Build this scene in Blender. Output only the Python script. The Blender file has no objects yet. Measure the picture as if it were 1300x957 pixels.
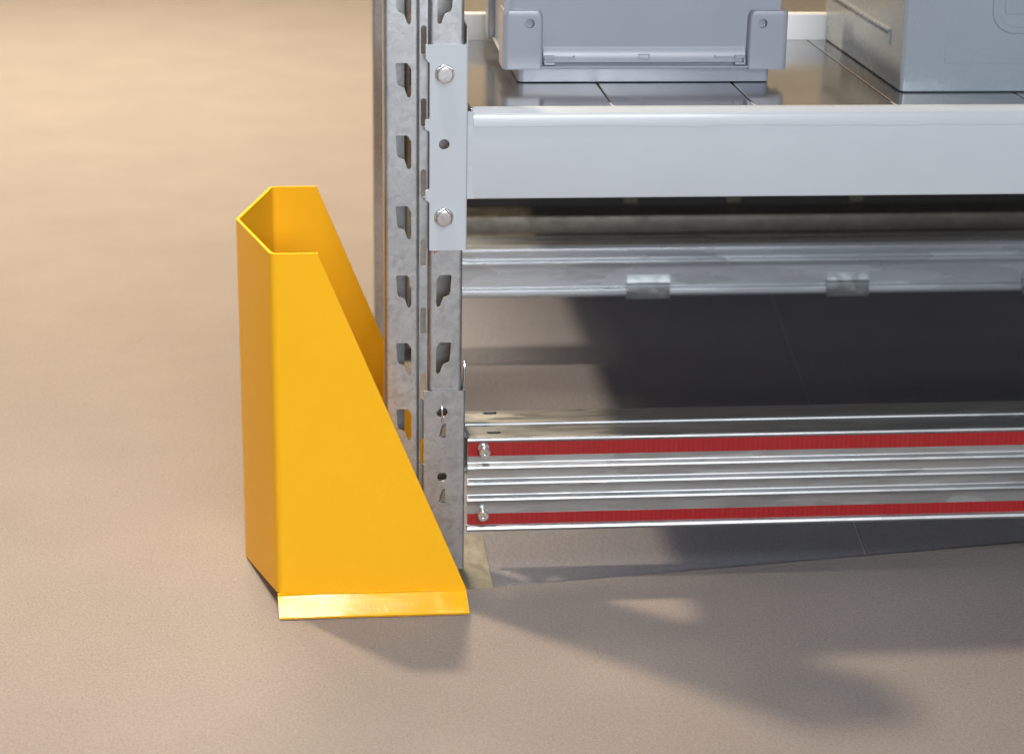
import bpy, bmesh, math, random
from mathutils import Vector, Matrix, Euler
random.seed(7)
scene = bpy.context.scene
C = scene.collection
R = math.radians

# ------------------------------------------------------------------ camera
cam_d = bpy.data.cameras.new('camera')
cam = bpy.data.objects.new('camera', cam_d)
C.objects.link(cam)
scene.camera = cam
cam_d.sensor_width = 36.0
cam_d.lens = 69.66
cam_d.shift_y = -0.0346
cam_d.clip_start = 0.05
cam_d.clip_end = 200
yaw, pitch, roll = 0.10213, 0.32313, -0.016857
fw = Vector((math.sin(yaw)*math.cos(pitch), math.cos(yaw)*math.cos(pitch), -math.sin(pitch)))
rt = Vector((math.cos(yaw), -math.sin(yaw), 0))
dn = fw.cross(rt)
r2 = rt*math.cos(roll) + dn*math.sin(roll)
d2 = -rt*math.sin(roll) + dn*math.cos(roll)
m = Matrix((r2, -d2, -fw)).transposed().to_4x4()
m.translation = Vector((-0.0818, -2.3508, 1.12))
cam.matrix_world = m
cam_d.dof.use_dof = True
cam_d.dof.focus_distance = 2.50
cam_d.dof.aperture_fstop = 5.0

# ------------------------------------------------------------------ world, lamps, exposure
w = bpy.data.worlds.new('World')
scene.world = w
w.use_nodes = True
bg = w.node_tree.nodes['Background']
bg.inputs[0].default_value = (0.80, 0.86, 1.0, 1)
bg.inputs[1].default_value = 0.13

def area(name, loc, target, size, power, color, size_y=None, spread=180):
    l = bpy.data.lights.new(name, 'AREA')
    l.energy = power; l.color = color
    l.size = size
    if size_y:
        l.shape = 'RECTANGLE'; l.size_y = size_y
    else:
        l.shape = 'DISK'
    l.spread = R(spread)
    o = bpy.data.objects.new(name, l); C.objects.link(o)
    o.location = loc
    o.rotation_euler = (Vector(target)-Vector(loc)).to_track_quat('-Z', 'Y').to_euler()
    return o

area('front_softbox', (0.9, -3.2, 3.4), (0.3, 0, 0.3), 1.6, 48, (0.90, 0.95, 1.0), 1.0)
area('front_light_panel', (0.5, -4.2, 1.45), (0.3, 0, 0.35), 1.6, 113, (0.92, 0.96, 1.0), 0.5)
area('warm_hall_lamp', (-0.98, 0.90, 3.0), (-0.55, 0.4, 0), 0.17, 100, (1.0, 0.78, 0.53))
area('back_hall_lamp', (-0.50, 4.3, 2.45), (0.0, 0, 0.1), 0.60, 20, (1.0, 0.82, 0.60))
area('ceiling_spot_lamp', (-0.215, -0.30, 3.0), (-0.20, -0.28, 0), 0.09, 2.2, (1.0, 0.93, 0.82), None, 40)
area('side_hall_lamp', (-1.0, 3.9, 4.0), (-1.0, 3.2, 0.0), 1.9, 178, (1.0, 0.84, 0.60), None, 120)

vs = scene.view_settings
vs.view_transform = 'Standard'; vs.look = 'None'
vs.exposure = 0.0; vs.gamma = 1.0; vs.use_curve_mapping = False
scene.render.engine = 'CYCLES'
scene.cycles.max_bounces = 8
scene.cycles.use_denoising = True

# ------------------------------------------------------------------ materials
def new_mat(name):
    mt = bpy.data.materials.new(name); mt.use_nodes = True
    nt = mt.node_tree
    b = nt.nodes['Principled BSDF']
    return mt, nt, b
def N(nt, t, **kw):
    n = nt.nodes.new(t)
    for k, v in kw.items():
        if k.startswith('i_'): n.inputs[int(k[2:])].default_value = v
        else: setattr(n, k, v)
    return n
def coords(nt, scale=(1, 1, 1)):
    tc = N(nt, 'ShaderNodeTexCoord'); mp = N(nt, 'ShaderNodeMapping')
    mp.inputs['Scale'].default_value = scale
    nt.links.new(tc.outputs['Object'], mp.inputs[0])
    return mp.outputs[0]
def noise(nt, vec, scale, detail=3, rough=0.55):
    n = N(nt, 'ShaderNodeTexNoise')
    n.inputs['Scale'].default_value = scale; n.inputs['Detail'].default_value = detail
    n.inputs['Roughness'].default_value = rough
    nt.links.new(vec, n.inputs['Vector'])
    return n.outputs['Fac']
def ramp(nt, fac, stops):
    r = N(nt, 'ShaderNodeValToRGB')
    el = r.color_ramp.elements
    while len(el) < len(stops): el.new(0.5)
    for e, (p, c) in zip(el, stops):
        e.position = p; e.color = (*c, 1) if len(c) == 3 else c
    nt.links.new(fac, r.inputs[0])
    return r.outputs[0]
def bump(nt, b, h, strength, dist):
    bp = N(nt, 'ShaderNodeBump')
    bp.inputs['Strength'].default_value = strength; bp.inputs['Distance'].default_value = dist
    nt.links.new(h, bp.inputs['Height']); nt.links.new(bp.outputs[0], b.inputs['Normal'])
    return bp
def mix(nt, fac, a, c2, mode='MIX'):
    mx = N(nt, 'ShaderNodeMix', data_type='RGBA', blend_type=mode)
    for s, v in ((0, fac), (6, a), (7, c2)):
        if hasattr(v, 'is_linked') or hasattr(v, 'links'): nt.links.new(v, mx.inputs[s])
        else: mx.inputs[s].default_value = v if s == 0 else (*v, 1)
    return mx.outputs[2]
def g(v): return (v, v, v)

def paint(name, col, rough, bump_s=0.15, bscale=700, var=0.04, coat=0.0):
    mt, nt, b = new_mat(name)
    v = coords(nt)
    f = noise(nt, v, 9, 4)
    c = ramp(nt, f, [(0.3, tuple(x*(1-var) for x in col)), (0.7, tuple(min(1, x*(1+var)) for x in col))])
    nt.links.new(c, b.inputs['Base Color'])
    rr = ramp(nt, noise(nt, v, 35, 4), [(0.3, g(rough*0.95)), (0.75, g(rough*1.06))])
    nt.links.new(rr, b.inputs['Roughness'])
    b.inputs['Coat Weight'].default_value = coat; b.inputs['Coat Roughness'].default_value = 0.12
    if bump_s: bump(nt, b, noise(nt, v, bscale, 2), bump_s, 0.0004)
    return mt

M = {}
M['yellow'] = paint('yellow_powder_coat', (0.95, 0.49, 0.020), 0.16, 0.5, 300, 0.01, 0.0)
M['yellow'].node_tree.nodes['Principled BSDF'].inputs['Specular IOR Level'].default_value = 0.02
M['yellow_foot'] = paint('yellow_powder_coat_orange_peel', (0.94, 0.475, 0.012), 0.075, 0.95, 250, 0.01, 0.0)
M['yellow_foot'].node_tree.nodes['Principled BSDF'].inputs['Specular IOR Level'].default_value = 0.28  # same paint as the shell, specular raised to put a glint on the foot
M['grey_paint'] = paint('light_grey_paint', (0.505, 0.540, 0.585), 0.34, 0.12, 300, 0.02, 0.15)
M['white_paint'] = paint('white_paint', (0.78, 0.79, 0.80), 0.35, 0.1)
M['bin_grey'] = paint('blue_grey_plastic', (0.295, 0.318, 0.375), 0.30, 0.0, 160, 0.03)
M['bin_dark'] = paint('slate_grey_plastic', (0.265, 0.305, 0.345), 0.27, 0.0, 120, 0.03)
M['bin_line'] = paint('shaded_groove_plastic', (0.10, 0.11, 0.14), 0.5, 0)
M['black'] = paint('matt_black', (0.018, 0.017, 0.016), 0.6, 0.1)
M['dark_olive'] = paint('dark_board', (0.10, 0.085, 0.06), 0.5, 0.1)
M['red_ink'] = paint('red_ink', (0.35, 0.01, 0.02), 0.5, 0)

def galv(name, col=0.50, rough=0.34, spangle=55, scratch=0.5, stretch=(1, 1, 1), metal=0.85, tint=(1.0, 1.0, 1.0)):
    mt, nt, b = new_mat(name)
    v = coords(nt, stretch)
    vo = N(nt, 'ShaderNodeTexVoronoi'); vo.inputs['Scale'].default_value = spangle
    nz = noise(nt, v, spangle*0.6, 3)
    ad = N(nt, 'ShaderNodeVectorMath', operation='ADD'); nt.links.new(v, ad.inputs[0])
    sc = N(nt, 'ShaderNodeVectorMath', operation='SCALE'); nt.links.new(nz, sc.inputs[0]); sc.inputs[3].default_value = 0.02
    nt.links.new(sc.outputs[0], ad.inputs[1]); nt.links.new(ad.outputs[0], vo.inputs['Vector'])
    sep = N(nt, 'ShaderNodeSeparateColor'); nt.links.new(vo.outputs['Color'], sep.inputs[0])
    lo = tuple(col*0.82*t for t in tint); hi = tuple(col*1.12*t for t in tint)
    c1 = ramp(nt, sep.outputs[0], [(0.1, lo), (0.9, hi)])
    c2 = ramp(nt, noise(nt, v, 14, 6, 0.65), [(0.3, tuple(col*0.72*t for t in tint)), (0.72, tuple(col*1.15*t for t in tint))])
    c = mix(nt, 0.55, c1, c2)
    # fine zinc bloom and rubbed streaks
    st = coords(nt, (stretch[0]*60, stretch[1]*60, stretch[2]*160))
    sf = ramp(nt, noise(nt, st, 1.6, 5, 0.7), [(0.66, g(0)), (0.74, g(1))])
    pf = ramp(nt, noise(nt, v, 11, 2), [(0.52, g(0)), (0.66, g(scratch))])
    ml = N(nt, 'ShaderNodeMath', operation='MULTIPLY'); nt.links.new(sf, ml.inputs[0]); nt.links.new(pf, ml.inputs[1])
    c = mix(nt, ml.outputs[0], c, (0.74, 0.74, 0.74))
    nt.links.new(c, b.inputs['Base Color'])
    b.inputs['Metallic'].default_value = metal
    r1 = ramp(nt, sep.outputs[1], [(0, g(rough*0.8)), (1, g(rough*1.2))])
    rr = mix(nt, ml.outputs[0], r1, g(0.6))
    nt.links.new(rr, b.inputs['Roughness'])
    bump(nt, b, noise(nt, v, 240, 4), 0.12, 0.0004)
    return mt
M['zinc'] = galv('galvanised_steel', 0.40, 0.46, 170, 0.8, metal=0.8, tint=(0.975, 1.0, 1.025))
M['zinc_beam'] = galv('galvanised_beam_steel', 0.46, 0.38, 120, 0.35, (0.12, 1, 1), tint=(0.97, 0.99, 1.0))
M['zinc_clip'] = galv('zinc_clip_steel', 0.55, 0.35, 60, 0.1, tint=(0.92, 1.0, 1.03))
M['zinc_olive'] = galv('passivated_base_steel', 0.33, 0.42, 220, 0.2, tint=(1.0, 0.94, 0.78))
M['zinc_rear'] = galv('galvanised_rear_beam_steel', 0.72, 0.30, 60, 0.2, (0.12, 1, 1), metal=0.6, tint=(0.90, 0.98, 1.06))
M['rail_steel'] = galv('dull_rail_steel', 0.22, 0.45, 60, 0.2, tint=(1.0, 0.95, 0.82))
M['bolt_zinc'] = galv('bright_zinc', 0.66, 0.24, 150, 0.1)
M['shelf_steel'] = galv('polished_shelf_steel', 0.38, 0.13, 30, 0.06, (1, 0.15, 1), metal=0.9, tint=(0.97, 0.98, 1.0))

def tape():
    mt, nt, b = new_mat('red_reflective_tape')
    tc = N(nt, 'ShaderNodeTexCoord'); sx = N(nt, 'ShaderNodeSeparateXYZ'); nt.links.new(tc.outputs['Object'], sx.inputs[0])
    n1 = noise(nt, coords(nt, (160, 1, 14)), 1.0, 3, 0.6)
    c = ramp(nt, n1, [(0.3, (0.335, 0.014, 0.017)), (0.55, (0.355, 0.017, 0.019)), (0.75, (0.385, 0.026, 0.026))])
    # moulded cell pitch of the sheeting
    mu = N(nt, 'ShaderNodeMath', operation='MULTIPLY'); nt.links.new(sx.outputs[0], mu.inputs[0]); mu.inputs[1].default_value = 1/0.0065
    fr = N(nt, 'ShaderNodeMath', operation='FRACT'); nt.links.new(mu.outputs[0], fr.inputs[0])
    cell = ramp(nt, fr.outputs[0], [(0.0, g(1)), (0.10, g(0)), (0.9, g(0)), (1.0, g(1))])
    c = mix(nt, cell, c, (0.19, 0.008, 0.011))
    nt.links.new(c, b.inputs['Base Color'])
    b.inputs['Roughness'].default_value = 0.28
    bump(nt, b, noise(nt, coords(nt), 900, 2), 0.2, 0.0003)
    return mt
M['tape'] = tape()

def carpet(name, k=1.0, tint=(1, 1, 1), fs=360):
    mt, nt, b = new_mat(name)
    v = coords(nt)
    fine = noise(nt, v, fs, 3, 0.75)
    med = noise(nt, v, 150, 3, 0.6)
    big = noise(nt, v, 4.5, 5, 0.6)
    c = ramp(nt, fine, [(0.30, tuple(x*k for x in (0.17, 0.150, 0.142))), (0.5, tuple(x*k for x in (0.330, 0.295, 0.285))), (0.72, tuple(x*k for x in (0.52, 0.475, 0.455)))])
    c = mix(nt, 0.35, c, ramp(nt, med, [(0.3, tuple(x*k for x in (0.26, 0.232, 0.225))), (0.7, tuple(x*k for x in (0.395, 0.355, 0.345)))]))
    c = mix(nt, 0.30, c, ramp(nt, big, [(0.3, tuple(x*k for x in (0.28, 0.25, 0.24))), (0.7, tuple(x*k for x in (0.39, 0.35, 0.335)))]))
    nt.links.new(c, b.inputs['Base Color'])
    c = mix(nt, 1.0, c, tint, 'MULTIPLY')
    nt.links.new(c, b.inputs['Base Color'])
    b.inputs['Roughness'].default_value = 0.9
    b.inputs['Specular IOR Level'].default_value = 0.25
    s = N(nt, 'ShaderNodeMath', operation='ADD'); nt.links.new(fine, s.inputs[0]); nt.links.new(med, s.inputs[1])
    bump(nt, b, s.outputs[0], 0.75, 0.0022)
    return mt
M['carpet'] = carpet('beige_grey_carpet', 0.86, (1.0, 0.985, 0.96))
M['carpet_low'] = carpet('shade_tinted_floor_covering', 0.68, (0.86, 0.96, 1.17))  # same carpet, tinted darker and bluer to stand for shade under the rack
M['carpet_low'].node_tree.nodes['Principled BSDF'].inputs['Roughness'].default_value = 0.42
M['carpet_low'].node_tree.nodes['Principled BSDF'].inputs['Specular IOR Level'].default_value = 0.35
M['joint'] = paint('pale_joint', (0.62, 0.59, 0.55), 0.7, 0.2)
M['wall'] = paint('warm_beige_wall', (0.62, 0.49, 0.33), 0.7, 0.2, 60, 0.06)

# ------------------------------------------------------------------ mesh helpers
ORG = {}
def thing(name, base, label, cat, group=None):
    o = bpy.data.objects.new(name, None); C.objects.link(o)
    o.empty_display_size = 0.02
    o.location = base; ORG[o] = Vector(base)
    o['label'] = label; o['category'] = cat
    if group: o['group'] = group
    return o
def obj(name, bm, mat, parent=None, base=None, bevel=0.0, seg=2, smooth=35, label=None, kind=None):
    """bm is in world coordinates; stored relative to the thing's base"""
    root = parent
    while root is not None and root.parent is not None: root = root.parent
    org = ORG[root] if root is not None else Vector(base or (0, 0, 0))
    me = bpy.data.meshes.new(name)
    if isinstance(bm, bpy.types.Mesh):
        b2 = bmesh.new(); b2.from_mesh(bm); bm = b2
    bmesh.ops.recalc_face_normals(bm, faces=bm.faces[:])
    bmesh.ops.translate(bm, verts=bm.verts, vec=-org)
    bm.to_mesh(me); bm.free()
    for p in me.polygons: p.use_smooth = True
    me.set_sharp_from_angle(angle=R(smooth))
    me.materials.append(mat)
    o = bpy.data.objects.new(name, me); C.objects.link(o)
    if parent is not None: o.parent = parent
    else:
        o.location = org; ORG[o] = org
    if bevel:
        md = o.modifiers.new('edge', 'BEVEL'); md.width = bevel; md.segments = seg
        md.limit_method = 'ANGLE'; md.angle_limit = R(50); md.harden_normals = True
    if label: o['label'] = label
    if kind: o['kind'] = kind
    return o
def box(bm, x0, x1, y0, y1, z0, z1):
    vs_ = [bm.verts.new((x, y, z)) for x in (x0, x1) for y in (y0, y1) for z in (z0, z1)]
    for f in ((0, 1, 3, 2), (4, 6, 7, 5), (0, 4, 5, 1), (2, 3, 7, 6), (0, 2, 6, 4), (1, 5, 7, 3)):
        bm.faces.new([vs_[i] for i in f])
def B(*a):
    bm = bmesh.new(); box(bm, *a); return bm
def fillet(pts, rad, n=5, closed=False):
    """rad: number or list; rounds the interior corners of a 2-D polyline"""
    out = []
    L = len(pts)
    for i, p in enumerate(pts):
        rr = rad[i] if isinstance(rad, (list, tuple)) else rad
        if (not closed and i in (0, L-1)) or rr <= 0:
            out.append(Vector(p)); continue
        p = Vector(p); a = Vector(pts[i-1]); c = Vector(pts[(i+1) % L])
        u = (a-p); v = (c-p); lu, lv = u.length, v.length
        u.normalize(); v.normalize()
        ang = u.angle(v)
        if ang > math.pi-0.02: out.append(p); continue
        d = rr/math.tan(ang/2)
        d = min(d, lu*0.49, lv*0.49); r_ = d*math.tan(ang/2)
        cen = p + (u+v).normalized()*(r_/math.sin(ang/2))
        s = p+u*d-cen; e = p+v*d-cen
        tot = s.angle_signed(e)
        for k in range(n+1):
            t = -tot*k/n
            out.append(cen+Vector((s.x*math.cos(t)-s.y*math.sin(t), s.x*math.sin(t)+s.y*math.cos(t))))
    return out
def offset(pts, t):
    out = []
    L = len(pts)
    for i in range(L):
        p = pts[i]
        n_ = []
        if i > 0:
            d = (p-pts[i-1]).normalized(); n_.append(Vector((-d.y, d.x)))
        if i < L-1:
            d = (pts[i+1]-p).normalized(); n_.append(Vector((-d.y, d.x)))
        if len(n_) == 2:
            s = (n_[0]+n_[1]); s.normalize()
            k = max(0.35, s.dot(n_[0]))
            out.append(p+s*(t/k))
        else: out.append(p+n_[0]*t)
    return out
def strip(bm, pts, t, lo, hi, axis):
    """folded sheet: 2-D polyline thickened by t and extruded lo..hi along the axis"""
    a = [Vector(p) for p in pts]; b = offset(a, t)
    def P(p, h):
        return (h, p.x, p.y) if axis == 'X' else ((p.x, p.y, h) if axis == 'Z' else (p.x, h, p.y))
    r = [[bm.verts.new(P(p, h)) for p in q] for q in (a, b) for h in (lo, hi)]
    al, ah, bl, bh = r
    for i in range(len(a)-1):
        bm.faces.new((al[i], al[i+1], ah[i+1], ah[i])); bm.faces.new((bl[i], bh[i], bh[i+1], bl[i+1]))
        bm.faces.new((al[i], bl[i], bl[i+1], al[i+1])); bm.faces.new((ah[i], ah[i+1], bh[i+1], bh[i]))
    for i in (0, -1):
        bm.faces.new((al[i], ah[i], bh[i], bl[i]))
def prism(bm, pts, lo, hi, axis):
    def P(p, h):
        return (h, p[0], p[1]) if axis == 'X' else ((p[0], p[1], h) if axis == 'Z' else (p[0], h, p[1]))
    a = [bm.verts.new(P(p, lo)) for p in pts]; b = [bm.verts.new(P(p, hi)) for p in pts]
    n = len(pts)
    bm.faces.new(a); bm.faces.new(b[::-1])
    for i in range(n): bm.faces.new((a[i], b[i], b[(i+1) % n], a[(i+1) % n]))
def plate(bm, outer, holes, y0, y1):
    """flat plate in XZ with true holes, between y0 and y1"""
    cu = bpy.data.curves.new('tmp', 'CURVE'); cu.dimensions = '2D'; cu.fill_mode = 'BOTH'
    cu.extrude = abs(y1-y0)/2
    for pl in [outer]+holes:
        sp = cu.splines.new('POLY'); sp.points.add(len(pl)-1)
        for q, p in zip(sp.points, pl): q.co = (p[0], p[1], 0, 1)
        sp.use_cyclic_u = True
    ob = bpy.data.objects.new('tmp', cu); C.objects.link(ob)
    bpy.context.view_layer.update()
    me = bpy.data.meshes.new_from_object(ob.evaluated_get(bpy.context.evaluated_depsgraph_get()))
    bpy.data.objects.remove(ob); bpy.data.curves.remove(cu)
    b2 = bmesh.new(); b2.from_mesh(me); bpy.data.meshes.remove(me)
    bmesh.ops.remove_doubles(b2, verts=b2.verts, dist=1e-6)
    ym = (y0+y1)/2
    for v in b2.verts: v.co = (v.co.x, v.co.z+ym, v.co.y)
    tmp = bpy.data.meshes.new('tmp'); b2.to_mesh(tmp); b2.free()
    bm.from_mesh(tmp); bpy.data.meshes.remove(tmp)
def circ(cx, cz, r, n=20, ph=0):
    return [(cx+r*math.cos(2*math.pi*k/n+ph), cz+r*math.sin(2*math.pi*k/n+ph)) for k in range(n)]
def rrect(x0, x1, z0, z1, r, n=5):
    return [tuple(p) for p in fillet([(x0, z0), (x1, z0), (x1, z1), (x0, z1)], r, n, True)]
def lathe(bm, prof, c, n=24, ph=0.0, axis='Y'):
    """prof: (radius, depth) pairs; depth runs along -axis from c"""
    rings = []
    for r, d in prof:
        rings.append([bm.verts.new((c[0]+r*math.cos(2*math.pi*k/n+ph), c[1]-d, c[2]+r*math.sin(2*math.pi*k/n+ph))) for k in range(n)])
    for a, b in zip(rings, rings[1:]):
        for k in range(n): bm.faces.new((a[k], a[(k+1) % n], b[(k+1) % n], b[k]))
    bm.faces.new(rings[0]); bm.faces.new(rings[-1][::-1])
def tube(bm, pts, r, n=8):
    pts = [Vector(p) for p in pts]
    rings = []
    for i, p in enumerate(pts):
        d = (pts[min(i+1, len(pts)-1)]-pts[max(i-1, 0)]).normalized()
        u = d.cross(Vector((0.31, 0.92, 0.2))).normalized(); v = d.cross(u)
        rings.append([bm.verts.new(p+(u*math.cos(2*math.pi*k/n)+v*math.sin(2*math.pi*k/n))*r) for k in range(n)])
    for a, b in zip(rings, rings[1:]):
        for k in range(n): bm.faces.new((a[k], a[(k+1) % n], b[(k+1) % n], b[k]))
    bm.faces.new(rings[0]); bm.faces.new(rings[-1][::-1])
def cut(o, bm_list):
    """apply boolean holes to o"""
    for bmc in bm_list:
        bmesh.ops.recalc_face_normals(bmc, faces=bmc.faces[:])
        root = o
        while root.parent is not None: root = root.parent
        bmesh.ops.translate(bmc, verts=bmc.verts, vec=-ORG[root])
        me = bpy.data.meshes.new('cut'); bmc.to_mesh(me); bmc.free()
        co = bpy.data.objects.new('cut', me); C.objects.link(co); co.parent = o.parent
        md = o.modifiers.new('b', 'BOOLEAN'); md.object = co; md.operation = 'DIFFERENCE'; md.solver = 'EXACT'
        bpy.context.view_layer.update()
        nm = bpy.data.meshes.new_from_object(o.evaluated_get(bpy.context.evaluated_depsgraph_get()))
        o.modifiers.remove(md); o.data = nm
        bpy.data.objects.remove(co)
    o.data.set_sharp_from_angle(angle=R(35))
def shift_copy(src, vec, parent=None):
    c = src.copy(); C.objects.link(c)
    c.location = src.location+Vector(vec)
    if parent is not None: c.parent = parent
    for ch in list(src.children):
        d = ch.copy(); C.objects.link(d); d.parent = c
        for g2 in ch.children:
            e = g2.copy(); C.objects.link(e); e.parent = d
    return c

# ------------------------------------------------------------------ setting
LOW = -0.0050
bm = B(-12, 12, -8, 9, -0.30, LOW-0.0022)
obj('floor', bm, M['joint'], kind='structure')
th = R(6.6)
ex = Vector((math.cos(th), math.sin(th), 0)); ey = Vector((-math.sin(th), math.cos(th), 0))
# seam seen under the rack runs through these two floor points
s0 = Vector((0.6542, 0.0518, 0)); sd = Vector((0.129, 1.1297, 0)).normalized(); sx_ = Vector((sd.y, -sd.x, 0))
def quad_slab(bm, o_, u, v, u0, u1, v0, v1, z0, z1):
    vv = [o_+u*a+v*b for a, b in ((u0, v0), (u1, v0), (u1, v1), (u0, v1))]
    prism(bm, [(p.x, p.y) for p in vv], z0, z1, 'Z')
pave = bpy.data.objects.new('sheet_flooring', None); C.objects.link(pave); ORG[pave] = Vector((0, 0, 0)); pave['kind'] = 'structure'
for a0, a1 in ((-0.95, -0.0012), (0.0012, 0.95), (0.9524, 1.90), (1.9024, 2.85)):
    for b0, b1 in ((-0.9, 1.9976), (2.0, 4.6), (4.6024, 7.2)):
        bm = bmesh.new(); quad_slab(bm, s0, sx_, sd, a0, a1, b0, b1, LOW-0.002, LOW)
        obj('floor_panel', bm, M['carpet_low'], pave)
# front carpet: straight edge from beside the post to the right, corner hidden at the post
e0 = Vector((0.137, -0.0213)); e1 = Vector((0.882, 0.0741)); ed = (e1-e0).normalized()
en = Vector((-ed.y, ed.x))
corner = e0-ed*0.125
top_pts = [corner, e0+ed*9]
pts = [tuple(corner), tuple(e0+ed*9), (9.0, -6.0), (-9.0, -6.0), (-9.0, 7.5), tuple(corner+Vector((0.1134, 0.9935))*7.5)]
bm = bmesh.new(); prism(bm, pts, LOW+0.0003, 0.0, 'Z')
obj('carpet', bm, M['carpet'], kind='structure', bevel=0.0012)
bm = B(-9, 9, 5.6, 5.75, -0.004, 4.2)
obj('wall', bm, M['wall'], kind='structure')

# ------------------------------------------------------------------ upright post
W = 0.096
HT = 0.95
def make_upright(base):
    t = thing('rack_upright', (0.048, 0.03, LOW), 'perforated galvanised rack post standing inside the yellow guard', 'rack post', 'perforated posts of the rack')
    bm = bmesh.new()
    z0, z1 = 0.0, HT
    T = 0.0022
    # left half: rear lip, flank, front corner (sheet thickened to the inside)
    rads = [0, 0.003, 0.0045, 0]
    left = fillet([(0.027, 0.072), (0.0, 0.072), (0.0, 0.0), (0.010, 0.0)], rads, 6)
    strip(bm, left, -T if False else T, z0, z1, 'Z')
    right = fillet([(0.086, 0.0), (0.096, 0.0), (0.096, 0.072), (0.0655, 0.072)], [0, 0.0045, 0.003, 0], 6)
    strip(bm, right, T, z0, z1, 'Z')
    # groove walls with rolled shoulders
    gl = fillet([(0.0345, 0.0), (0.0405, 0.0), (0.0425, 0.0115), (0.0440, 0.0115)], [0, 0.0035, 0.0016, 0], 6)
    strip(bm, gl, T, z0, z1, 'Z')
    gr = fillet([(0.0520, 0.0115), (0.0535, 0.0115), (0.0555, 0.0), (0.0615, 0.0)], [0, 0.0016, 0.0035, 0], 6)
    strip(bm, gr, T, z0, z1, 'Z')
    # perforated faces
    holeL, holeR, slots = [], [], []
    x0, x1 = 0.0135, 0.0325
    k = -4
    while True:
        zt = 0.4169+0.0881*k
        k += 1
        if zt > HT-0.02: break
        if zt-0.045 < 0.01: continue
        sh = [(x0, 0), (x1-0.0045, 0), (x1, -0.0075), (x1, -0.0385), (x1-0.0022, -0.0425), (x1-0.0048, -0.0405), (x1-0.0085, -0.0295), (x0+0.0035, -0.0270), (x0+0.0015, -0.022)]
        rr = [0.0016, 0.002, 0.003, 0.002, 0.002, 0.002, 0.003, 0.002, 0.004]
        p = [(q.x, zt+q.y) for q in fillet(sh, rr, 3, True)]
        holeL.append(p); holeR.append([(W-a, b) for a, b in p])
        zs = zt-0.045
        if zs-0.036 > 0.005: slots.append(rrect(0.0445, 0.0515, zs-0.035, zs, 0.0033, 5))
    # lower holes
    plate(bm, [(0.010, z0), (0.0345, z0), (0.0345, z1), (0.010, z1)], holeL, 0.0, T)
    plate(bm, [(0.0615, z0), (0.086, z0), (0.086, z1), (0.0615, z1)], holeR, 0.0, T)
    plate(bm, [(0.0440, z0), (0.0520, z0), (0.0520, z1), (0.0440, z1)], slots, 0.0115, 0.0115+T)
    obj('post', bm, M['zinc'], t, smooth=30)
    # foot plate
    bm = bmesh.new()
    plate(bm, [(p[0], p[1]) for p in rrect(-0.042, 0.138, -0.0225, 0.150, 0.003)], [], 0, 0.004)
    for v in bm.verts: v.co = (v.co.x, v.co.z, v.co.y+LOW)
    obj('foot_plate', bm, M['zinc_olive'], t, bevel=0.0008)
    return t
up = make_upright(None)
up['label'] = 'front galvanised rack post with teardrop holes, standing behind the yellow guard'
rear = shift_copy(up, (0, 0, 0))
rear.location = (0.061, 0.95-0.03, LOW); rear.rotation_euler = (0, 0, math.pi)
rear['label'] = 'rear galvanised rack post, mostly hidden behind the front post'
# red felt-pen cross under the painted connector
bm = B(0.0585, 0.0640, -0.0003, -0.0001, 0.4462, 0.4470); box(bm, 0.0608, 0.0615, -0.0004, -0.0002, 0.4436, 0.4482)
obj('pen_mark', bm, M['red_ink'], up)

# ------------------------------------------------------------------ upper grey shelf beam
ub = thing('shelf_beam', (0.104, 0, 0.514), 'light grey painted steel beam holding the shelf, bolted to the post', 'shelf beam')
XE = 1.75
bm = bmesh.new()
prof = fillet([(-0.004, 0.514), (0.046, 0.514), (0.046, 0.6235), (0.004, 0.6262), (-0.004, 0.6205)], [0.003, 0.003, 0.002, 0.0028, 0.0030], 5, True)
prism(bm, [(p.x, p.y) for p in prof], 0.1065, XE, 'X')
beam = obj('beam_body', bm, M['grey_paint'], ub, smooth=50)
# overlapping fold of the sheet with its slightly wavy lower edge
bm = bmesh.new()
n = 90
rows = []
for i in range(n+1):
    x = 0.1075+(XE-0.001-0.1075)*i/n
    ph = (x-0.12)/0.265
    fr = ph-math.floor(ph)
    zb = 0.6050-(0.0016 if fr > 0.85 or fr < 0.02 else 0)+0.0005*math.sin(31*x)
    if 0.88 < fr < 0.97: zb += 0.0011*math.sin((fr-0.88)/0.09*math.pi)
    rows.append([bm.verts.new((x, y, z)) for y, z in ((-0.0039, zb), (-0.00560, zb+0.0001), (-0.0054, 0.6125), (-0.0039, 0.6190))])
for a, b in zip(rows, rows[1:]):
    for k in range(3): bm.faces.new((a[k], b[k], b[k+1], a[k+1]))
    bm.faces.new((a[3], b[3], b[0], a[0]))
for q in (rows[0], rows[-1]): bm.faces.new(q)
obj('sheet_overlap', bm, M['grey_paint'], ub, smooth=25)
# weld bead at the beam's end
bm = bmesh.new()
rows = []
for i in range(41):
    z = 0.515+0.108*i/40
    wob = 0.0007*random.random()
    fl = 0.0025*max(0, (i-36)/4)+0.003*max(0, (4-i)/4)
    rows.append([bm.verts.new(p) for p in ((0.1003, -0.0006, z), (0.1003, -0.0035-wob-fl*0.3, z), (0.1036, -0.0042-wob, z), (0.1068+fl, -0.0041, z), (0.1068, -0.0006, z))])
for a, b in zip(rows, rows[1:]):
    for k in range(5): bm.faces.new((a[k], a[(k+1) % 5], b[(k+1) % 5], b[k]))
for q in (rows[0], rows[-1]): bm.faces.new(q)
obj('weld_bead', bm, M['grey_paint'], ub, smooth=60)
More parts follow.
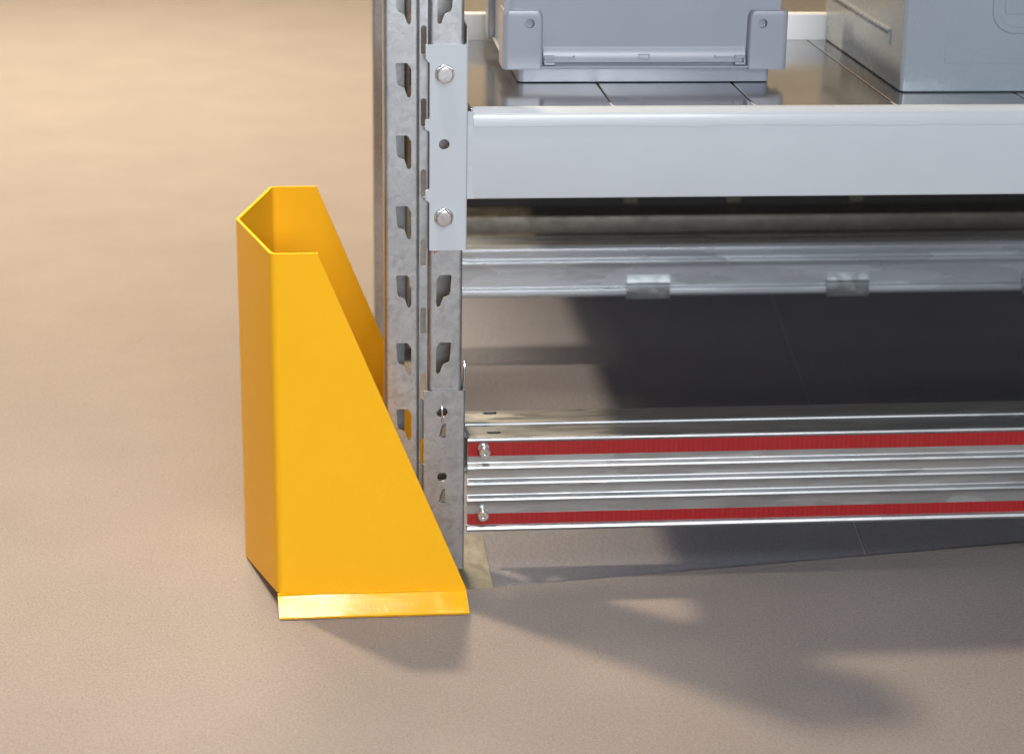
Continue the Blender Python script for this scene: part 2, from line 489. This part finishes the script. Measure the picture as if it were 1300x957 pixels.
# L-shaped end connector with hooks in the groove
bm = bmesh.new()
zb, zt = 0.4496, 0.7040
o_ = [(0.0545, zb), (0.0945, zb), (0.0945, zt), (0.0495, zt), (0.0495, zt-0.0165), (0.0525, zt-0.0205), (0.0545, zt-0.022),
      (0.0545, 0.6155), (0.0535, 0.6135), (0.0490, 0.6125), (0.0490, 0.6015), (0.0535, 0.5995), (0.0545, 0.5970),
      (0.0545, 0.5280), (0.0530, 0.5262), (0.0495, 0.5255), (0.0495, 0.5140), (0.0530, 0.5118), (0.0545, 0.5095)]
plate(bm, o_, [circ(0.0722, 0.5827, 0.0066)], -0.0040, -0.0006)
ang = fillet([(0.0945, -0.0040), (0.1005, -0.0040), (0.1005, 0.060)], [0, 0.0042, 0], 7)
strip(bm, ang, 0.0034, zb, zt, 'Z')
conn = obj('end_connector', bm, M['grey_paint'], ub, smooth=30)
bm = B(0.0988, 0.1004, 0.0005, 0.0595, zt-0.0005, zt+0.020)
obj('connector_flange', bm, M['grey_paint'], ub, bevel=0.001)
def bolt(x, z, ph):
    bm = bmesh.new()
    lathe(bm, [(0.0118, 0), (0.0118, 0.0010), (0.0112, 0.0016)], (x, -0.0040, z), 28)
    b2 = [(0.0113, 0.0014), (0.0113, 0.0062), (0.0098, 0.0076), (0.0090, 0.0078)]
    lathe(bm, b2, (x, -0.0040, z), 6, ph)
    lathe(bm, [(0.0092, 0.0074), (0.0086, 0.0083), (0.0060, 0.0084)], (x, -0.0040, z), 24)
    return obj('hex_bolt', bm, M['bolt_zinc'], conn, bevel=0.0004, smooth=25)
bolt(0.0724, 0.6688, R(30)); bolt(0.0723, 0.4918, R(22))

# ------------------------------------------------------------------ lower galvanised beams
def beam_profile():
    p = [(0.0735, 0.1215), (0.0765, 0.1185), (0.0815, 0.1205), (0.0835, 0.126), (0.0835, 0.1360), (0.0815, 0.1385), (0.0815, 0.164), (0.0800, 0.169),
         (0.0835, 0.1765), (0.0800, 0.1845), (0.0815, 0.189), (0.0845, 0.194), (0.0845, 0.2020), (0.0790, 0.2065),
         (0.0415, 0.2062), (0.0380, 0.2046), (0.0368, 0.2018), (0.0040, 0.2020), (-0.0045, 0.2012), (-0.0062, 0.1990), (-0.0062, 0.1965), (-0.0030, 0.1945), (-0.0030, 0.1716)]
    z = 0.1716
    for k in range(3):
        p += [(-0.0030, z-0.0050), (-0.0072, z-0.0085), (-0.0086, z-0.0110), (-0.0078, z-0.0134), (-0.0030, z-0.0142)]
        z -= 0.0222
        p += [(-0.0030, z+0.0008)]
    p += [(-0.0030, 0.0985), (-0.0030, 0.0808), (-0.0070, 0.0795), (-0.0088, 0.0755), (-0.0070, 0.0722), (0.0, 0.0720), (0.006, 0.0735)]
    return fillet(p, 0.0022, 3)
def slot_cut(x0, x1, y0, y1):
    bm = bmesh.new()
    prism(bm, rrect(x0, x1, y0, y1, (y1-y0)*0.49, 6), 0.19, 0.22, 'Z'); return bm
lb = thing('low_beam', (0.104, 0, 0.072), 'ribbed galvanised beam with two red tape strips, low down at the front', 'rack beam', 'galvanised bottom beams')
bm = bmesh.new(); strip(bm, beam_profile(), 0.0017, 0.1040, XE, 'X')
bb = obj('beam_body', bm, M['zinc_beam'], lb, smooth=50)
cut(bb, [slot_cut(0.1295, 0.1480, 0.0665, 0.0755), slot_cut(0.1295, 0.1480, 0.0080, 0.0160)])
for zc0, zc1 in ((0.1760, 0.1942), (0.0808, 0.0962)):
    bm = B(0.1046, XE-0.002, -0.0036, -0.0031, zc0, zc1)
    tp = obj('reflective_tape', bm, M['tape'], lb)
# studs through the tape
bm = bmesh.new()
zc = 0.188
lathe(bm, [(0.0070, 0), (0.0070, 0.0014), (0.0042, 0.0016), (0.0040, 0.0165), (0.0072, 0.0167), (0.0074, 0.0195), (0.0060, 0.0212), (0.0030, 0.0212), (0.0030, 0.0196), (0.0002, 0.0196)], (0.1245, -0.0036, zc), 24)
st1 = obj('stud', bm, M['bolt_zinc'], lb, smooth=40)
shift_copy(st1, (-0.001, 0, -0.0868), lb)
# L connector on the post
bm = bmesh.new()
zb, zt = 0.0200, 0.2655
tab = [(0.0705, 0.2160), (0.0745, 0.2215), (0.0765, 0.2200), (0.0765, 0.2010), (0.0672, 0.2015)]
hook = [(0.0712, 0.0), (0.0740, 0.0035), (0.0758, 0.002), (0.0758, -0.0165), (0.0670, -0.0165)]
holes = [circ(0.0712, 0.2372, 0.0072), circ(0.0716, 0.1490, 0.0062)]
for zz in (0.2190, 0.1295):
    holes.append([(q.x, zz+q.y) for q in fillet(hook, 0.001, 3, True)])
o_ = [(0.0480, zb), (0.0940, zb), (0.0940, zt), (0.0480, zt)]
plate(bm, o_, holes, -0.0042, -0.0010)
ang = fillet([(0.0940, -0.0042), (0.1005, -0.0042), (0.1005, 0.060)], [0, 0.0048, 0], 7)
strip(bm, ang, 0.0032, zb, zt, 'Z')
lcon = obj('end_connector', bm, M['zinc'], lb, smooth=30)
# pressed hooks: the bent tongues sitting inside each opening
for zz in (0.2190, 0.1295):
    bm = bmesh.new()
    vs_ = [bm.verts.new(p) for p in ((0.0688, -0.0005, zz-0.0155), (0.0756, -0.0030, zz-0.0155), (0.0756, -0.0030, zz+0.000), (0.0732, 0.0000, zz+0.0015),
                                     (0.0688, 0.0012, zz-0.0155), (0.0756, -0.0012, zz-0.0155), (0.0756, -0.0012, zz+0.000), (0.0732, 0.0018, zz+0.0015))]
    for f in ((0, 1, 2, 3), (4, 7, 6, 5), (0, 4, 5, 1), (1, 5, 6, 2), (2, 6, 7, 3), (3, 7, 4, 0)): bm.faces.new([vs_[i] for i in f])
    obj('pressed_hook', bm, M['zinc'], lcon, bevel=0.0004)
# safety pin wire through the upper opening
bm = bmesh.new(); tube(bm, [(0.0706, -0.0044, 0.2470), (0.0708, -0.0066, 0.2440), (0.0712, -0.0066, 0.2370), (0.0716, -0.0062, 0.2270), (0.0720, -0.0046, 0.2225)], 0.0012)
obj('safety_pin', bm, M['bolt_zinc'], lcon)
bm = bmesh.new(); tube(bm, [(0.1016, 0.034, 0.262), (0.1018, 0.030, 0.275), (0.1018, 0.030, 0.288), (0.1016, 0.033, 0.2925)], 0.0018)
obj('locking_clip', bm, M['bolt_zinc'], lcon)

# rear beam, turned round so that its inner side faces the camera
rb = thing('low_beam', (0.104, 0.95, 0.072), 'galvanised rear beam with small clips on its lower lip, in shade under the shelf', 'rack beam', 'galvanised bottom beams')
bm = bmesh.new(); ip = [(0.0735, 0.1180), (0.0765, 0.1150), (0.0820, 0.1155), (0.0855, 0.120), (0.0850, 0.1290), (0.0815, 0.1320), (0.0815, 0.1660), (0.0820, 0.1700),
      (0.0850, 0.1745), (0.0850, 0.1790), (0.0815, 0.1825), (0.0815, 0.1885), (0.0850, 0.1920), (0.0850, 0.2010), (0.0800, 0.2065),
      (0.0415, 0.2062), (0.0380, 0.2046), (0.0368, 0.2018), (0.0040, 0.2020), (-0.0045, 0.2012), (-0.0062, 0.1990), (-0.0062, 0.1300)]
strip(bm, [Vector((0.95-p.x, p.y)) for p in fillet(ip, 0.0022, 4)], -0.0017, 0.1040, 1.9, 'X')
rbb = obj('beam_body', bm, M['zinc_rear'], rb, smooth=50)
bm = bmesh.new()
cp = fillet([(0.8672, 0.1530), (0.8655, 0.1400), (0.8625, 0.1365), (0.8620, 0.1115), (0.8800, 0.1100)], [0, 0.001, 0.001, 0.001, 0], 3)
strip(bm, cp, 0.0014, 0.4435, 0.5190, 'X')
c0 = obj('beam_clip', bm, M['zinc_clip'], rb, smooth=40)
for dx in (0.3495, 0.699, 1.048): shift_copy(c0, (dx, 0, 0), rb)
# faint embossed marking on the rear beam
def text_mesh(s, size, x, y, z, mat, parent, name):
    cu = bpy.data.curves.new('tmp', 'FONT'); cu.body = s; cu.size = size; cu.extrude = 0.0002
    ob = bpy.data.objects.new('tmp', cu); C.objects.link(ob); bpy.context.view_layer.update()
    me = bpy.data.meshes.new_from_object(ob.evaluated_get(bpy.context.evaluated_depsgraph_get()))
    bpy.data.objects.remove(ob)
    b2 = bmesh.new(); b2.from_mesh(me)
    for v in b2.verts: v.co = (x+v.co.x, y-v.co.z, z+v.co.y)
    return obj(name, b2, mat, parent)
M['stamp'] = galv('stamped_ink', 0.62, 0.5, 60, 0.1)
text_mesh('JB1-5', 0.016, 0.709, 0.8680, 0.1475, M['stamp'], rb, 'stamped_marking')
text_mesh('LA', 0.016, 0.781, 0.8680, 0.1485, M['stamp'], rb, 'stamped_marking')
text_mesh('TE', 0.014, 0.858, 0.8680, 0.1480, M['stamp'], rb, 'stamped_marking')
text_mesh('7', 0.014, 0.898, 0.8680, 0.1490, M['stamp'], rb, 'stamped_marking')

# ------------------------------------------------------------------ steel shelf
ZS = 0.6255
sh = thing('steel_shelf', (0.1, 0.03, ZS-0.012), 'polished steel shelf panels lying on the grey beam under the two bins', 'shelf')
p0 = None
xs = 0.1030
for i in range(9):
    if p0 is None:
        bm = B(xs+0.0008, xs+0.1767-0.0008, 0.0065, 1.610, ZS-0.010, ZS)  # unseen length past the rear beam added to shade the floor behind
        p0 = obj('shelf_panel', bm, M['shelf_steel'], sh, bevel=0.0016, seg=3)
    else:
        shift_copy(p0, (0.1770*i, 0, 0), sh)
bm = B(0.1035, XE, 0.904, 0.950, 0.514, 0.6235)
obj('rear_beam', bm, M['grey_paint'], sh, bevel=0.002)
bm = bmesh.new(); strip(bm, fillet([(0.476, ZS+0.0003), (0.476, ZS+0.0370), (0.490, ZS+0.0370)], 0.002, 4), 0.0015, 0.103, XE, 'X')
ds = obj('divider_strip', bm, M['white_paint'], sh, smooth=40)

# ------------------------------------------------------------------ left bin
lbn = thing('storage_bin', (0.34, 0.3, ZS), 'blue-grey plastic bin with corner blocks, on the shelf next to the post', 'bin')
Zf = ZS+0.0008
bm = bmesh.new()
prism(bm, rrect(0.177, 0.506, 0.1600, 0.416, 0.008, 5), Zf, 0.6455, 'Z')
obj('foot', bm, M['bin_grey'], lbn, bevel=0.0012)
bm = bmesh.new()
ZT = 0.86
# hollow body: four walls and bottom
box(bm, 0.1660, 0.5175, 0.1640, 0.1670, 0.6440, ZT)
box(bm, 0.1660, 0.5175, 0.4120, 0.4150, 0.6440, ZT)
box(bm, 0.1660, 0.1690, 0.1670, 0.4120, 0.6440, ZT)
box(bm, 0.5145, 0.5175, 0.1670, 0.4120, 0.6440, ZT)
box(bm, 0.1690, 0.5145, 0.1670, 0.4120, 0.6440, 0.6470)
obj('bin_wall', bm, M['bin_grey'], lbn, bevel=0.0008)
# bottom rim all the way round
bm = bmesh.new()
rp = fillet([(0.1650, 0.6445), (0.1545, 0.6445), (0.1535, 0.6475), (0.1650, 0.6490)], 0.0008, 3)
prism(bm, [(p.x, p.y) for p in rp], 0.205, 0.478, 'X')
prism(bm, [(0.58-p.x, p.y) for p in rp], 0.205, 0.478, 'X')
prism(bm, [(p.x-0.0045+0.0135, p.y) for p in rp], 0.20, 0.385, 'Y')
prism(bm, [(0.6835-0.009-p.x, p.y) for p in rp], 0.20, 0.385, 'Y')
obj('bottom_rim', bm, M['bin_grey'], lbn, bevel=0.0005)
def corner_block(sx, sy):
    """sx, sy = +-1; built for the front-left corner and mirrored"""
    bm = bmesh.new()
    plan = fillet([(0.1565, 0.1520), (0.2075, 0.1520), (0.2095, 0.1660), (0.1700, 0.1660), (0.1700, 0.2060), (0.1565, 0.2060)], [0.008, 0.004, 0, 0, 0, 0.003], 6, True)
    cenx, ceny = 0.185, 0.172
    lv = []
    for z, s in ((0.6440, 0.985), (0.6460, 1.0), (0.6560, 1.0), (0.7110, 0.995), (0.7165, 0.985), (0.7190, 0.955)):
        ring = []
        for p in plan:
            x, y = cenx+(p.x-cenx)*s, ceny+(p.y-ceny)*s
            if z > 0.70 and x > 0.2: x -= (z-0.7095)*0.35 if z > 0.7095 else 0
            ring.append((x, y, z))
        lv.append(ring)
    if sx < 0: lv = [[(0.683-x, y, z) for x, y, z in r_] for r_ in lv]
    if sy < 0: lv = [[(x, 0.579-y, z) for x, y, z in r_] for r_ in lv]
    rings = [[bm.verts.new(p) for p in r_] for r_ in lv]
    for a, b in zip(rings, rings[1:]):
        for k in range(len(a)): bm.faces.new((a[k], a[(k+1) % len(a)], b[(k+1) % len(a)], b[k]))
    bm.faces.new(rings[0]); bm.faces.new(rings[-1])
    # upright fins and back of the open pocket above the block
    def bx(x0, x1, y0, y1, z0, z1):
        if sx < 0: x0, x1 = 0.683-x1, 0.683-x0
        if sy < 0: y0, y1 = 0.579-y1, 0.579-y0
        box(bm, x0, x1, y0, y1, z0, z1)
    bx(0.1585, 0.1655, 0.1560, 0.2040, 0.7185, ZT)
    bx(0.1990, 0.2035, 0.1560, 0.1645, 0.7185, ZT)
    bx(0.1650, 0.1995, 0.1615, 0.1645, 0.7185, ZT)
    o = obj('corner_block', bm, M['bin_grey'], lbn, smooth=40)
    return o
cfl = corner_block(1, 1)
cfr = corner_block(-1, 1); corner_block(1, -1); corner_block(-1, -1)
for c_, x in ((cfl, 0.1908), (cfr, 0.4920)):
    bm = bmesh.new(); lathe(bm, [(0.0062, -0.010), (0.0062, 0.004)], (x, 0.1515, 0.7030), 24)
    cut(c_, [bm])
    c_.data.set_sharp_from_angle(angle=R(40))
    wn = c_.modifiers.new('normals', 'WEIGHTED_NORMAL'); wn.keep_sharp = True; wn.weight = 100
    bm = bmesh.new(); lathe(bm, [(0.0060, 0.0), (0.0060, 0.001)], (x, 0.1612, 0.7030), 24)
    obj('hole_plug', bm, M['bin_grey'], c_)
# latch details on the front wall: two hinge hooks, thin slits and a small raised frame
for s in (0, 1):
    def mx(a, b): return (a, b) if s == 0 else (0.683-b, 0.683-a)
    bm = bmesh.new()
    for (a, b), y0, z0, z1 in ((mx(0.2105, 0.2240), 0.1570, 0.6570, 0.6610), (mx(0.2105, 0.2240), 0.1540, 0.6495, 0.6525), (mx(0.2105, 0.2130), 0.1535, 0.6495, 0.6580)):
        box(bm, a, b, y0, 0.1645, z0, z1)
    a, b = mx(0.2240, 0.2500); box(bm, a, b, 0.1588, 0.1645, 0.6578, 0.6592)
    a, b = mx(0.2485, 0.2505); box(bm, a, b, 0.1588, 0.1645, 0.6578, 0.6610)
    obj('hinge_hook', bm, M['bin_grey'], lbn, bevel=0.0004)
bm = bmesh.new()
plate(bm, rrect(0.3330, 0.3480, 0.6560, 0.6625, 0.0012), [rrect(0.3342, 0.3468, 0.6572, 0.6613, 0.0008)], 0.1590, 0.1642)
obj('raised_frame', bm, M['bin_grey'], lbn)
# lower belt of the wall, thicker than the field above
bm = bmesh.new()
prism(bm, [(0.1642, 0.6490), (0.1605, 0.6520), (0.1605, 0.6630), (0.1642, 0.6720)], 0.2095, 0.4735, 'X')
obj('wall_belt', bm, M['bin_grey'], lbn, bevel=0.0006)

# ------------------------------------------------------------------ right bin
rbn = thing('storage_bin', (0.95, 0.29, ZS), 'smooth slate-grey plastic bin with a rounded raised ring on its front, at the right edge', 'bin')
XR0, XR1, YR0, YR1 = 0.6605, 1.26, 0.0885, 0.4860
bm = bmesh.new()
rings = []
for z, d in ((Zf, 0.0014), (Zf+0.0015, 0.0), (0.90, -0.004)):
    rings.append([bm.verts.new((p[0], p[1], z)) for p in rrect(XR0+d, XR1-d, YR0+d, YR1-d, 0.006, 6)])
inner = [[bm.verts.new((p[0], p[1], z)) for p in rrect(XR0+0.003, XR1-0.003, YR0+0.003, YR1-0.003, 0.004, 6)] for z in (0.90, Zf+0.004)]
allr = rings+inner
for a, b in zip(allr, allr[1:]):
    for k in range(len(a)): bm.faces.new((a[k], a[(k+1) % len(a)], b[(k+1) % len(a)], b[k]))
bm.faces.new(rings[0]); bm.faces.new(inner[-1])
obj('bin_wall', bm, M['bin_dark'], rbn, smooth=40)
# shallow raised field and ring on the front
bm = bmesh.new(); plate(bm, rrect(0.7150, 1.206, 0.6625, 0.89, 0.004), [], YR0-0.0011, YR0+0.003)
for v in bm.verts: v.co.y -= max(0, (v.co.z-Zf))*0.0
obj('front_panel', bm, M['bin_dark'], rbn, bevel=0.0008)
bm = bmesh.new()
plate(bm, rrect(0.7720, 0.970, 0.7020, 0.850, 0.030, 8), [rrect(0.7795, 0.9625, 0.7095, 0.8425, 0.0245, 8)], YR0-0.0034, YR0+0.001)
obj('raised_ring', bm, M['bin_dark'], rbn, bevel=0.0010)
bm = bmesh.new()
plate(bm, rrect(0.7880, 0.955, 0.7260, 0.836, 0.004, 3), [], YR0-0.0026, YR0+0.001)
obj('label_field', bm, M['bin_dark'], rbn, bevel=0.0006)
# ledge and short rib on the side wall
bm = bmesh.new()
box(bm, XR0-0.0060, XR0+0.001, 0.1450, 0.470, 0.6945, 0.6985); box(bm, XR0-0.0040, XR0+0.001, 0.1450, 0.1490, 0.6800, 0.6945)
obj('side_ledge', bm, M['bin_dark'], rbn, bevel=0.0008)

# ------------------------------------------------------------------ yellow guard
yg = thing('column_guard', (-0.03, 0.1, 0), 'bright yellow folded steel column guard standing on the carpet in front of the post', 'column guard')
NX, NY = -0.1846, 0.0930      # nose of the V
YN, YF = -0.0700, 0.2600     # inner faces of near and far side panels
XN, XF = -0.1386, -0.1444    # folds
XT, XBOT = -0.0828, 0.0983   # top and bottom of the slanted free edges
ZTOP, ZB = 0.4664, 0.0230
TT = 0.0038
def guard_sheet():
    bm = bmesh.new()
    plan = fillet([(XBOT, YN), (XN, YN), (NX, NY), (XF, YF), (XBOT, YF)], [0, 0.011, 0.006, 0.011, 0], 8)
    off = offset(plan, -TT)   # outwards
    out_t, out_b, in_t, in_b = [], [], [], []
    for p, q in zip(plan, off):
        f = max(0.0, min(1.0, (p.x-NX)/(XN-NX)))
        zb_ = 0.0012+(ZB-0.0012)*f      # the nose reaches the floor, the side panels stop at the flare
        end = abs(p.x-XBOT) < 1e-5
        xt = XT if end else p.x
        out_t.append(bm.verts.new((xt if end else q.x, q.y, ZTOP))); in_t.append(bm.verts.new((xt, p.y, ZTOP)))
        out_b.append(bm.verts.new((XBOT if end else q.x, q.y, zb_))); in_b.append(bm.verts.new((XBOT if end else p.x, p.y, zb_)))
    n = len(plan)
    for i in range(n-1):
        bm.faces.new((out_b[i], out_b[i+1], out_t[i+1], out_t[i])); bm.faces.new((in_b[i], in_t[i], in_t[i+1], in_b[i+1]))
        bm.faces.new((out_t[i], out_t[i+1], in_t[i+1], in_t[i])); bm.faces.new((out_b[i], in_b[i], in_b[i+1], out_b[i+1]))
    for i in (0, -1): bm.faces.new((out_b[i], out_t[i], in_t[i], in_b[i]))
    return bm
obj('guard_shell', guard_sheet(), M['yellow'], yg, smooth=28)
# flared feet folded outwards along the bottom of both side panels
def flange(sgn):
    y_in = YN if sgn < 0 else YF
    line = fillet([(y_in, ZB+0.0004), (y_in, ZB-0.0040), (y_in+sgn*0.0290, 0.0004)], [0, 0.0035, 0], 6)
    op = offset(line, TT*(1 if sgn > 0 else -1)*-1*-1) if False else None
    n_ = []
    for i, p in enumerate(line):
        d = (line[min(i+1, len(line)-1)]-line[max(i-1, 0)]).normalized()
        nn = Vector((-d.y, d.x))
        if nn.x*sgn < 0 or (abs(nn.x) < 1e-6 and nn.y < 0): nn = -nn
        n_.append(p+nn*TT)
    a = list(line)+n_[::-1]
    bm = bmesh.new()
    xl = XN-0.0005 if sgn < 0 else XF
    va, vb = [], []
    for p in a:
        t_ = max(0, min(1, (ZB-p.y)/ZB))
        va.append(bm.verts.new((xl+0.0022*t_, p.x, p.y))); vb.append(bm.verts.new((XBOT+0.0028*t_, p.x, p.y)))
    n = len(a)
    for i in range(n): bm.faces.new((va[i], vb[i], vb[(i+1) % n], va[(i+1) % n]))
    bm.faces.new(va); bm.faces.new(vb[::-1])
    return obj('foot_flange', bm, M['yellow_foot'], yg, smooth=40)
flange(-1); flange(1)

# ------------------------------------------------------------------ low rack base further back
bk = thing('background_rack_base', (0.9, 1.55, 0), 'dim low steel rail on the floor behind the rack, seen under the shelf', 'rack base')
bm = bmesh.new()
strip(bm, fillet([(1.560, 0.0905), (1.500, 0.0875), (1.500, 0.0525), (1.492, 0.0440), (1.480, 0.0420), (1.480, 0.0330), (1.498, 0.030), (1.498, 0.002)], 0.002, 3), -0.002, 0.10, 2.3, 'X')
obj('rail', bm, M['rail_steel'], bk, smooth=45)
bm = B(0.10, 2.3, 1.575, 1.60, 0.0, 0.40)  # black sheet added as the shade in the gap behind the rail
obj('shade_board', bm, M['black'], bk, bevel=0.002)
for x, mt in ((0.545, 'dark_olive'), (0.76, 'dark_olive'), (1.02, 'dark_olive')):
    bm = B(x, x+0.03, 1.566, 1.5755, 0.097, 0.118)
    obj('bracket', bm, M[mt], bk, bevel=0.001)

bd = thing('blocker_board', (1.5, 1.64, 0.0), 'warm beige upright board added behind the rack to block the back lamp', 'board')
bm = B(0.08, 3.2, 1.625, 1.650, 0.0, 2.3)  # board added to keep the back lamp off the floor under the shelf
obj('panel', bm, M['wall'], bd, bevel=0.002)
